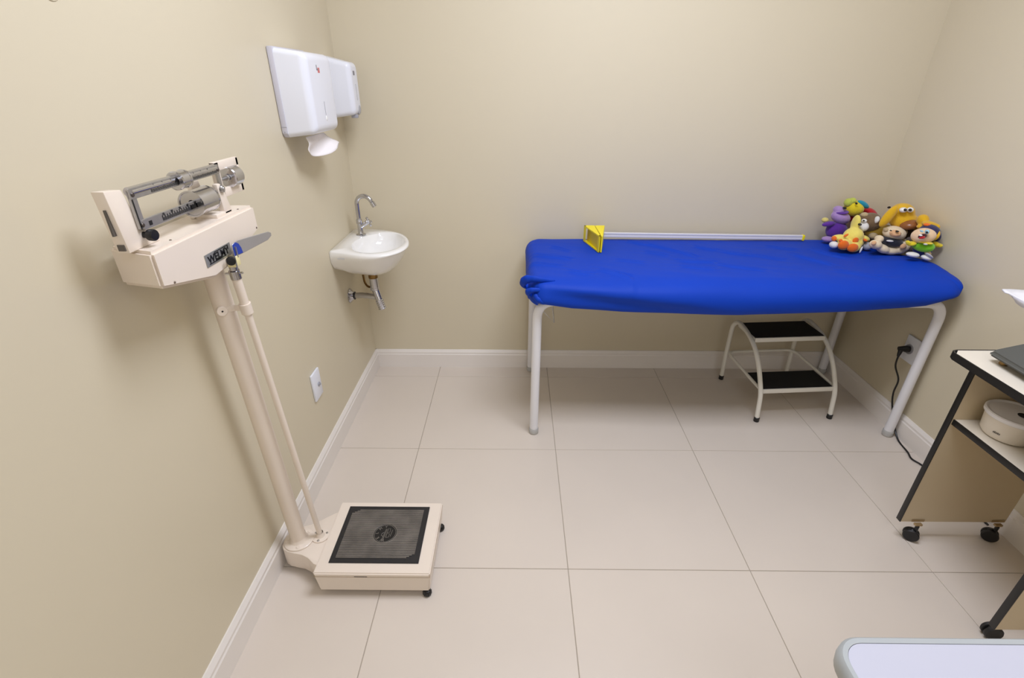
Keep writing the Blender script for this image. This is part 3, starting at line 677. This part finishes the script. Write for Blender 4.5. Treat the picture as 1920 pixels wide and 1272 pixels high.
# ------------------------------------------------------------------ outlet, plug and cable
oc = thing('wall_outlet', 'white wall socket low on the right wall behind the bed leg', 'outlet', (2.529, 1.94, .33))
b = bm_new(); box(b, 2.521, 2.5295, 1.895, 1.972, .325, .442, bev=.003); part('plate', b, 'white', oc)
b = bm_new(); lathe(b, [(0, .0005), (.018, .0005), (.021, .004), (.022, .004), (.022, 0), (0, 0)], (2.521, 1.937, .384), (-1, 0, 0), 28); part('socket', b, 'offw', oc)
cb_ = thing('power_cable', 'black power cord plugged into the right wall socket and trailing to the trolley', 'cable', (2.48, 1.7, 0))
b = bm_new(); tube(b, [(2.519, 1.937, .384), (2.505, 1.94, .384), (2.495, 1.942, .384), (2.478, 1.945, .383)], [.014, .015, .012, .009], 16); tube(b, [(2.49, 1.943, .384), (2.488, 1.942, .358), (2.487, 1.941, .345)], [.011, .0075, .005], 12); part('plug', b, 'black', cb_)
b = bm_new(); tube(b, catmull([(2.488, 1.942, .36), (2.488, 1.935, .3), (2.5, 1.905, .245), (2.498, 1.9, .18), (2.507, 1.89, .12), (2.507, 1.84, .05), (2.5, 1.78, .006), (2.487, 1.70, .004), (2.474, 1.655, .004), (2.49, 1.61, .004), (2.5, 1.5, .004), (2.5, 1.3, .004)], 7), .0036, 10); part('cord', b, 'black', cb_)

# ------------------------------------------------------------------ trolley
tr = thing('equipment_trolley', 'cream laminate trolley with black edging, shelf and casters by right wall', 'trolley', (2.3, 1.04, 0))
TX0, TX1, TY0, TY1 = 2.115, 2.478, .862, 1.262
for (y0, y1) in ((TY1-.018, TY1), (TY0, TY0+.018)):
    b = bm_new(); box(b, TX0+.003, TX1, y0, y1, .078, .712, bev=.0006, seg=1); sp = part('side_panel', b, 'lam', tr, smooth=False)
    b = bm_new(); box(b, TX0, TX0+.0035, y0-.0006, y1+.0006, .077, .712, bev=.0012); part('edge_band', b, 'matte', sp, label='black edging')
b = bm_new(); box(b, TX0+.01, TX1, TY0+.018, TY1-.018, .497, .5145, bev=.0006, seg=1); sh = part('shelf', b, 'lamt', tr, smooth=False)
b = bm_new(); box(b, TX0+.006, TX0+.0105, TY0+.018, TY1-.018, .4965, .5155, bev=.0012); part('edge_band', b, 'matte', sh, label='black edging')
b = bm_new(); box(b, TX1-.012, TX1, TY0+.018, TY1-.018, .53, .7, bev=.0006, seg=1); part('back_panel', b, 'lam', tr, smooth=False)
b = bm_new(); prism(b, [(2.06, .825), (2.08, .805), (2.49, .805), (2.49, 1.288), (2.08, 1.288), (2.06, 1.268)], 'z', .712, .7315); 
tp_ = part('top', b, 'lamt', tr, smooth=False)
b = bm_new(); o1 = [(2.056, .822), (2.064, .806), (2.08, .801), (2.494, .801), (2.494, 1.292), (2.08, 1.292), (2.064, 1.287), (2.056, 1.271)]; i1 = [(2.0595, .824), (2.067, .809), (2.081, .8045), (2.4905, .8045), (2.4905, 1.2885), (2.081, 1.2885), (2.067, 1.284), (2.0595, 1.269)]
for k in range(8):
    k2 = (k+1) % 8; prism(b, [o1[k], o1[k2], i1[k2], i1[k]], 'z', .7105, .7325)
part('edge_band', b, 'matte', tp_, smooth=False, label='black edging')
for (x, y, a) in ((2.175, 1.235, 2.5), (2.45, 1.235, 2.45), (2.155, .895, -.2), (2.45, .89, .2)):
    ca = bpy.data.objects.new('caster', None); ca.empty_display_size = .02; link(ca, (x, y, 0), tr)
    u = Vector((math.cos(a), math.sin(a), 0)); nrm = Vector((-u.y, u.x, 0)); c = Vector((x, y, .024))+u*.006
    for s in (-1, 1):
        b = bm_new(); cc0 = c+nrm*s*.002; lathe(b, [(0, 0), (.02, 0), (.0235, .002), (.0238, .008), (.021, .0115), (.012, .0125), (0, .0115)], cc0, nrm*s, 28); part('wheel', b, 'caster', ca)
    b = bm_new(); ell(b, c+Vector((0, 0, .010)), (.014, .014, .016)); cyl(b, (x, y, .03), (x, y, .068), .006, 14); part('hood', b, 'black', ca)
    b = bm_new(); yi = y+.008 if y > 1 else y-.012
    yy = (TY1-.0195) if y > 1 else (TY0+.0185)
    box(b, x-.022, x+.022, yy-.001, yy, .080, .090, bev=.0004, seg=1); box(b, x-.012, x+.012, min(y, yy)-.004, max(y, yy)-.001, .070, .0775, bev=.0004, seg=1)
    br = part('caster_bracket', b, mat('dull brass plate', (176, 150, 108), .45, metal=.4, var=.1), ca, smooth=False, label='brass coloured mounting plate')
# tub on the shelf
tb = thing('lidded_tub', 'round white plastic tub with lid on the trolley shelf', 'container', (2.215, 1.165, .5155))
tx, ty = 2.213, 1.168
b = bm_new(); lathe(b, [(0, .0005), (.046, .0005), (.056, .003), (.062, .012), (.066, .06), (.066, .068), (0, .068)], (tx, ty, .5155), n=44); tbb = part('bowl', b, 'tub', tb)
b = bm_new(); lathe(b, [(0, .0685), (.066, .0685), (.0705, .066), (.072, .068), (.072, .077), (.069, .0795), (.064, .0785), (.061, .076), (.02, .0765), (0, .0765)], (tx, ty, .5155), n=44); ld = part('lid', b, 'tubl', tb)
b = bm_new(); lathe(b, [(0, 0), (.014, 0), (.015, .0008), (0, .001)], (tx+.008, ty-.012, .5922), n=24); part('lid_hole', b, 'hole', ld, label='dark round hole in the lid')
b = bm_new()
for k in range(5):
    a = math.radians(196+k*3.2); box(b, -.0012, .0012, -.0004, .0004, -.002, .002+.001*(k % 2), M4=Matrix.Translation((tx+.0645*math.cos(a), ty+.0645*math.sin(a), .5155+.026)) @ Matrix.Rotation(a+PI/2, 4, 'Z'))
part('print', b, mat('dark print', (90, 84, 78), .5), tbb, smooth=False)
# tub behind it, mostly out of frame
b = bm_new(); box(b, 2.31, 2.42, 1.10, 1.20, .5155, .60, bev=.008); tag(part('storage_box', b, 'tubl'), 'pale box at the back of the trolley shelf behind the round tub', 'box')

# baby scale
bs = thing('baby_scale', 'dark grey baby scale with a white curved tray on the trolley top', 'scale', (2.29, 1.03, .7325))
b = bm_new(); t = bmesh.new()
lo = [(2.098, .84), (2.42, .84), (2.42, 1.232), (2.11, 1.232)]; hi = [(2.175, .93), (2.40, .93), (2.40, 1.19), (2.175, 1.19)]
v0 = [t.verts.new((x, y, .749)) for x, y in lo]; v1 = [t.verts.new((x, y, .762)) for x, y in lo]; v2 = [t.verts.new((x, y, .815)) for x, y in hi]
t.faces.new(v0[::-1]); t.faces.new(v2)
for a, c in ((v0, v1), (v1, v2)):
    for k in range(4): t.faces.new((a[k], a[(k+1) % 4], c[(k+1) % 4], c[k]))
bmesh.ops.recalc_face_normals(t, faces=t.faces); bmesh.ops.bevel(t, geom=t.edges[:], offset=.006, segments=3, affect='EDGES'); merge(b, t); part('housing', b, 'graybody', bs, ang=25)
for x, y in ((2.14, 1.205), (2.39, 1.205), (2.13, .87), (2.39, .87)):
    b = bm_new(); cyl(b, (x, y, .7325), (x, y, .751), .011, 18); part('foot', b, 'brass' if y > 1 and x < 2.2 else 'black', bs)
b = bm_new(); cyl(b, (2.29, 1.06, .812), (2.29, 1.06, .852), .05, 32, .004); part('pedestal', b, 'graybody', bs)
b = bm_new(); nu, nv = 36, 16; G = []
for i in range(nu+1):
    row = []
    for j in range(nv+1):
        u, w = i/nu*2-1, j/nv*2-1
        y = 1.03+u*.285; x = 2.285+w*(.165-.03*u*u)
        dep = max(abs(u)**3.2, abs(w)**4*.9)
        z = .858+.062*min(1.1, dep)+.012*(abs(u) > .9)*(0)
        if abs(u) > .88: z += -.10*(abs(u)-.88)**1.0*.6
        row.append(b.verts.new((x, y, z+.002*math.sin(w*5))))
    G.append(row)
for i in range(nu):
    for j in range(nv): b.faces.new((G[i][j], G[i+1][j], G[i+1][j+1], G[i][j+1]))
ty_ = part('tray', b, mat('white plastic tray', (236, 235, 240), .3, var=.02), bs, ang=180, label='white curved weighing tray')
md = ty_.modifiers.new('thick', 'SOLIDIFY'); md.thickness = .004
# near table
nt_ = thing('table', 'pale grey laminate table with rounded corner and grey edging, bottom right foreground', 'table', (1.6, .1, 0))
def rr_pts(x0, x1, y0, y1, r, n=8):
    P = []
    for (cx, cy, a0) in ((x1-r, y0+r, -90), (x1-r, y1-r, 0), (x0+r, y1-r, 90), (x0+r, y0+r, 180)):
        for k in range(n+1): a = math.radians(a0+90*k/n); P.append((cx+r*math.cos(a), cy+r*math.sin(a)))
    return P
b = bm_new(); prism(b, rr_pts(1.222, 2.1, -.4, .412, .03), 'z', .722, .7505); tt = part('tabletop', b, 'tabt', nt_, smooth=False)
b = bm_new(); oo = rr_pts(1.21, 2.112, -.412, .424, .042); ii = rr_pts(1.2215, 2.1005, -.4005, .4125, .0305); prof = [(0, .721), (.5, .719), (.9, .725), (1, .735), (.9, .747), (.55, .752), (0, .7512)]
rs = [[b.verts.new((ii[k][0]+(oo[k][0]-ii[k][0])*f, ii[k][1]+(oo[k][1]-ii[k][1])*f, z)) for k in range(len(oo))] for f, z in prof]
for q in range(len(rs)):
    a, c = rs[q], rs[(q+1) % len(rs)]
    for k in range(len(oo)): b.faces.new((a[k], a[(k+1) % len(oo)], c[(k+1) % len(oo)], c[k]))
part('edge_band', b, 'tabe', tt, label='rounded grey edging')
for x in (1.32, 2.03):
    for y in (-.33, .33):
        b = bm_new(); tube(b, [(x, y, 0), (x, y, .7215)], .017, 16); part('leg', b, 'tube', nt_)
TOYS = {
 'purple': [
  ('body', 'purple', [[2.2937, 2.33, 0.8102, 0.0457, 0.04, 0.0435, 0], [2.2421, 2.32, 0.8421, 0.0308, 0.018, 0.011, 12]]),
  ('head', 'lilac', [[2.2953, 2.33, 0.8709, 0.0434, 0.04, 0.0281, -20], [2.2822, 2.34, 0.9028, 0.0216, 0.03, 0.0186, 0]]),
  ('hand', 'paleyellow', [[2.236, 2.345, 0.8541, 0.0153, 0.015, 0.0117, 0]]),
  ('hat', 'purple', [[2.2879, 2.325, 0.8973, 0.0269, 0.036, 0.0057, 10]]),
  ('nose', 'black', [[2.2877, 2.31, 0.9182, 0.0064, 0.012, 0.0053, 0]]),
  ('leg', 'lilac', [[2.2492, 2.3, 0.7743, 0.0299, 0.02, 0.0134, -5]]),
 ],
 'bird': [
  ('head', 'yellow', [[2.3502, 2.34, 0.9103, 0.0425, 0.04, 0.0356, -20]]),
  ('beak', 'palegreen', [[2.3116, 2.335, 0.938, 0.0172, 0.02, 0.0194, 0], [2.3302, 2.335, 0.9469, 0.0143, 0.02, 0.0141, 0]]),
  ('eye', 'black', [[2.3273, 2.299, 0.9415, 0.0039, 0.008, 0.0049, 0]]),
  ('body', 'red', [[2.447, 2.365, 0.8722, 0.0476, 0.035, 0.031, -35], [2.3648, 2.36, 0.8621, 0.0256, 0.02, 0.0183, 0], [2.4351, 2.37, 0.8001, 0.0409, 0.028, 0.0487, 0]]),
  ('wing', 'turquoise', [[2.3773, 2.325, 0.9315, 0.0328, 0.016, 0.0127, -28]]),
 ],
 'giraffe': [
  ('body', 'cream_yellow', [[2.2924, 2.2, 0.8169, 0.041, 0.04, 0.0394, 0], [2.2928, 2.2, 0.7883, 0.0524, 0.04, 0.0268, 0], [2.2958, 2.215, 0.8693, 0.0138, 0.026, 0.0408, 0], [2.2232, 2.19, 0.8141, 0.0312, 0.022, 0.0127, 8], [2.3424, 2.19, 0.81, 0.0215, 0.02, 0.012, -25], [2.2405, 2.165, 0.7895, 0.0303, 0.025, 0.0254, 0], [2.2817, 2.16, 0.7805, 0.031, 0.025, 0.024, 0], [2.3096, 2.18, 0.7907, 0.0173, 0.025, 0.0266, 0]]),
  ('spot', 'orange', [[2.2349, 2.163, 0.8313, 0.0109, 0.006, 0.0049, 35]]),
  ('spot', 'orange', [[2.2806, 2.158, 0.8105, 0.013, 0.006, 0.0126, 0]]),
  ('spot', 'orange', [[2.2109, 2.152, 0.8108, 0.0089, 0.006, 0.007, 0]]),
  ('hoof', 'orange', [[2.1973, 2.18, 0.8122, 0.0097, 0.014, 0.0113, 0]]),
  ('hoof', 'orange', [[2.3321, 2.172, 0.8074, 0.0089, 0.012, 0.0056, -30]]),
  ('foot', 'orange', [[2.2209, 2.14, 0.7944, 0.0232, 0.012, 0.0203, 0]]),
  ('foot', 'orange', [[2.261, 2.133, 0.7841, 0.0238, 0.012, 0.0189, 0]]),
  ('tail', 'white', [[2.1986, 2.17, 0.7867, 0.018, 0.02, 0.0149, 0]]),
  ('tag', 'white', [[2.2983, 2.13, 0.7767, 0.0041, 0.003, 0.0148, -8]]),
 ],
 'brown_bear': [
  ('head', 'brown', [[2.3811, 2.25, 0.8695, 0.0448, 0.045, 0.0413, 0], [2.3537, 2.25, 0.8888, 0.0279, 0.03, 0.0209, 0]]),
  ('body', 'darkbrown', [[2.4229, 2.265, 0.8047, 0.0393, 0.04, 0.0272, 0]]),
  ('ear', 'tan', [[2.3402, 2.242, 0.9039, 0.0146, 0.015, 0.0104, 10]]),
  ('ear', 'white', [[2.3811, 2.212, 0.8885, 0.0089, 0.015, 0.0159, -10]]),
  ('muzzle', 'white', [[2.3309, 2.215, 0.8582, 0.0208, 0.03, 0.0216, 0]]),
  ('nose', 'black', [[2.2962, 2.187, 0.874, 0.0068, 0.01, 0.0052, 0]]),
  ('eye', 'white', [[2.3247, 2.208, 0.8851, 0.011, 0.012, 0.0086, 0]]),
  ('pupil', 'black', [[2.314, 2.195, 0.889, 0.0034, 0.006, 0.0031, 0]]),
  ('paw', 'tan', [[2.3913, 2.215, 0.8149, 0.0175, 0.02, 0.0149, 0]]),
  ('foot', 'greywhite', [[2.3553, 2.18, 0.7784, 0.0174, 0.02, 0.0178, 0]]),
 ],
 'dog': [
  ('body', 'darkyellow', [[2.4445, 2.24, 0.8175, 0.0775, 0.04, 0.0392, 0], [2.4418, 2.22, 0.8298, 0.0314, 0.03, 0.0353, 0], [2.4546, 2.24, 0.7849, 0.0674, 0.04, 0.0326, 0]]),
  ('head', 'yellow2', [[2.4567, 2.18, 0.9249, 0.0471, 0.05, 0.0434, 0], [2.4655, 2.165, 0.8964, 0.0565, 0.05, 0.0396, -8]]),
  ('ear', 'yellow2', [[2.3744, 2.14, 0.9207, 0.0199, 0.016, 0.0493, -26]]),
  ('nose', 'nosebrown', [[2.4609, 2.12, 0.891, 0.0344, 0.035, 0.0206, 12]]),
  ('eye', 'white', [[2.4212, 2.132, 0.9502, 0.0154, 0.014, 0.0108, 0]]),
  ('eye', 'white', [[2.4504, 2.132, 0.9509, 0.0118, 0.014, 0.0108, 0]]),
  ('pupil', 'black', [[2.4191, 2.119, 0.9538, 0.0055, 0.008, 0.0055, 0]]),
  ('pupil', 'black', [[2.4402, 2.119, 0.9539, 0.0055, 0.008, 0.0055, 0]]),
  ('tag', 'black', [[2.3857, 2.17, 0.9527, 0.008, 0.003, 0.0046, 0]]),
  ('leg', 'darkbrown', [[2.4968, 2.14, 0.8451, 0.0252, 0.025, 0.0341, 0]]),
 ],
 'lion': [
  ('body', 'yellow2', [[2.4768, 2.08, 0.921, 0.0213, 0.025, 0.0233, 0], [2.4835, 2.04, 0.9111, 0.0343, 0.025, 0.0135, -12], [2.4652, 2.06, 0.8967, 0.0154, 0.02, 0.0098, 0], [2.5002, 2.03, 0.9063, 0.0108, 0.02, 0.0128, 0], [2.4989, 2.1, 0.8596, 0.0231, 0.02, 0.0499, 0]]),
  ('muzzle', 'orange', [[2.4491, 2.016, 0.9177, 0.0126, 0.012, 0.0063, 0]]),
 ],
 'cream_bear': [
  ('body', 'cream', [[2.4251, 2.145, 0.8051, 0.051, 0.04, 0.0278, 0], [2.3606, 2.13, 0.8259, 0.0162, 0.022, 0.0158, 0], [2.473, 2.13, 0.8115, 0.0175, 0.022, 0.0159, 0], [2.3355, 2.105, 0.8079, 0.0241, 0.026, 0.0199, -10], [2.3722, 2.105, 0.789, 0.0285, 0.028, 0.018, -25], [2.4102, 2.105, 0.7815, 0.037, 0.028, 0.0174, 0], [2.4416, 2.105, 0.7876, 0.0285, 0.028, 0.0201, 20], [2.4536, 2.1, 0.8007, 0.0241, 0.026, 0.0233, 0]]),
  ('head', 'cream', [[2.4172, 2.13, 0.8516, 0.0435, 0.045, 0.0292, -8]]),
  ('ear', 'tan', [[2.4564, 2.125, 0.8569, 0.0087, 0.014, 0.0122, 0]]),
  ('ear', 'tan', [[2.3752, 2.13, 0.8661, 0.0073, 0.014, 0.0088, 0]]),
  ('shirt', 'navyblack', [[2.41, 2.123, 0.8178, 0.043, 0.046, 0.0234, -3]]),
  ('shirt_print', 'white', [[2.3797, 2.089, 0.8283, 0.0159, 0.006, 0.0044, -5]]),
  ('muzzle', 'peach', [[2.3963, 2.098, 0.859, 0.0191, 0.025, 0.0141, 0]]),
  ('nose', 'black', [[2.3851, 2.076, 0.8736, 0.0065, 0.008, 0.0036, -5]]),
  ('eye', 'black', [[2.3648, 2.086, 0.8742, 0.0039, 0.006, 0.0023, 0]]),
  ('eye', 'black', [[2.4079, 2.086, 0.8637, 0.0039, 0.006, 0.0023, -20]]),
  ('paw_pad', 'peach', [[2.306, 2.078, 0.8216, 0.0099, 0.008, 0.0102, 0]]),
  ('paw_pad', 'peach', [[2.4326, 2.074, 0.8091, 0.0125, 0.008, 0.0122, 0]]),
 ],
 'doll': [
  ('head', 'skin', [[2.4308, 1.99, 0.8793, 0.0413, 0.042, 0.0293, 12]]),
  ('hair', 'hairyellow', [[2.4701, 1.998, 0.8837, 0.0157, 0.035, 0.0274, -8]]),
  ('cap', 'navy', [[2.4639, 2.008, 0.8886, 0.0353, 0.042, 0.0312, -20], [2.4986, 2.015, 0.87, 0.014, 0.03, 0.0274, 0]]),
  ('eye', 'paleblue', [[2.4043, 1.948, 0.9066, 0.0061, 0.01, 0.0087, 0]]),
  ('eye', 'paleblue', [[2.3823, 1.948, 0.909, 0.0043, 0.01, 0.0037, 0]]),
  ('pupil', 'black', [[2.3969, 1.939, 0.9072, 0.0027, 0.006, 0.0034, 0]]),
  ('mouth', 'darkred', [[2.3882, 1.942, 0.8901, 0.0165, 0.008, 0.0106, 8]]),
  ('tongue', 'red', [[2.3821, 1.9345, 0.8871, 0.0122, 0.006, 0.0053, 8]]),
  ('tooth', 'white', [[2.3723, 1.9335, 0.8964, 0.0061, 0.006, 0.0037, 0]]),
  ('shirt', 'green', [[2.4411, 1.985, 0.8388, 0.0353, 0.045, 0.0233, 0]]),
  ('collar', 'yellow', [[2.4274, 1.975, 0.8598, 0.025, 0.04, 0.0045, 0]]),
  ('sleeve', 'yellow', [[2.3944, 1.99, 0.8465, 0.0196, 0.018, 0.0088, 10], [2.378, 1.99, 0.8523, 0.0063, 0.015, 0.0078, 0]]),
  ('sleeve', 'yellow', [[2.4915, 1.99, 0.8447, 0.0158, 0.018, 0.011, -15], [2.5056, 1.99, 0.8399, 0.0164, 0.018, 0.0085, 5]]),
  ('shirt_print', 'white', [[2.4128, 1.942, 0.858, 0.0092, 0.004, 0.0035, -5]]),
  ('shorts', 'navyblue', [[2.4576, 2.0, 0.8132, 0.0338, 0.034, 0.0139, 0], [2.4541, 1.99, 0.8017, 0.0112, 0.02, 0.0116, 0]]),
  ('leg', 'skin', [[2.4575, 1.97, 0.8131, 0.0132, 0.015, 0.0098, -30]]),
  ('shoe', 'white', [[2.3926, 1.96, 0.8091, 0.0258, 0.018, 0.0101, -6]]),
  ('shoe', 'white', [[2.4433, 1.95, 0.7998, 0.0194, 0.018, 0.0098, -12]]),
  ('shoe_sole', 'greywhite', [[2.444, 1.94, 0.8112, 0.0187, 0.014, 0.0058, -35]]),
 ],
 'grey_toy': [
  ('body', 'darkgrey', [[2.4827, 2.1, 0.7946, 0.0234, 0.02, 0.0172, 0], [2.4786, 2.1, 0.8324, 0.0199, 0.02, 0.0102, 0]]),
 ],
}
LAB = {
 'purple': ('plush_animal', 'purple plush animal with lilac face leaning on the back wall, leftmost soft toy', .004),
 'bird': ('plush_bird', 'yellow-headed plush bird with red body and turquoise wing, topmost at left of pile', .004),
 'giraffe': ('plush_giraffe', 'pale yellow plush giraffe with orange spots and round orange soles', .004),
 'brown_bear': ('plush_bear', 'brown plush bear with white muzzle behind the yellow giraffe', .004),
 'dog': ('plush_dog', 'large mustard yellow plush dog with big white eyes and brown nose', .004),
 'lion': ('plush_toy', 'curled bright yellow soft toy against the right wall above the doll', .004),
 'cream_bear': ('plush_bear', 'cream plush bear in a black shirt sitting with legs spread', .004),
 'doll': ('plush_doll', 'smiling cloth doll in green shirt and navy shorts, rightmost soft toy', .004),
 'grey_toy': ('plush_toy', 'brownish grey soft toy wedged between the cream bear and the doll', .004)}
for key, parts in TOYS.items():
    nm, lab, vox = LAB[key]
    cx0 = parts[0][2][0]
    root = thing(nm, lab, 'soft toy', (cx0[0], cx0[1], .755), 'soft toys heaped on the bed')
    for pn, mk, es in parts:
        b = bm_new()
        for (x, y, z, rx, ry, rz, ang) in es:
            small = max(rx, rz) < .012
            ell(b, (x, y, z), (rx, ry, rz), Matrix.Rotation(math.radians(-ang), 3, 'Y'), 14 if small else 24, 10 if small else 16)
        o = part(pn, b, plush(mk) if pn not in ('eye', 'pupil', 'nose', 'tag', 'tooth') else mat(mk.replace('_', ' ')+' gloss', PL[mk], .25), root, ang=180,
                 label=(mk.replace('_', ' ').replace('2', '')+' '+pn.replace('_', ' ')) if pn != 'body' else None)
        if len(es) > 1:
            md = o.modifiers.new('blend', 'REMESH'); md.mode = 'VOXEL'; md.voxel_size = .0035; md.use_smooth_shade = True
            md = o.modifiers.new('soften', 'SMOOTH'); md.factor = .6; md.iterations = 6
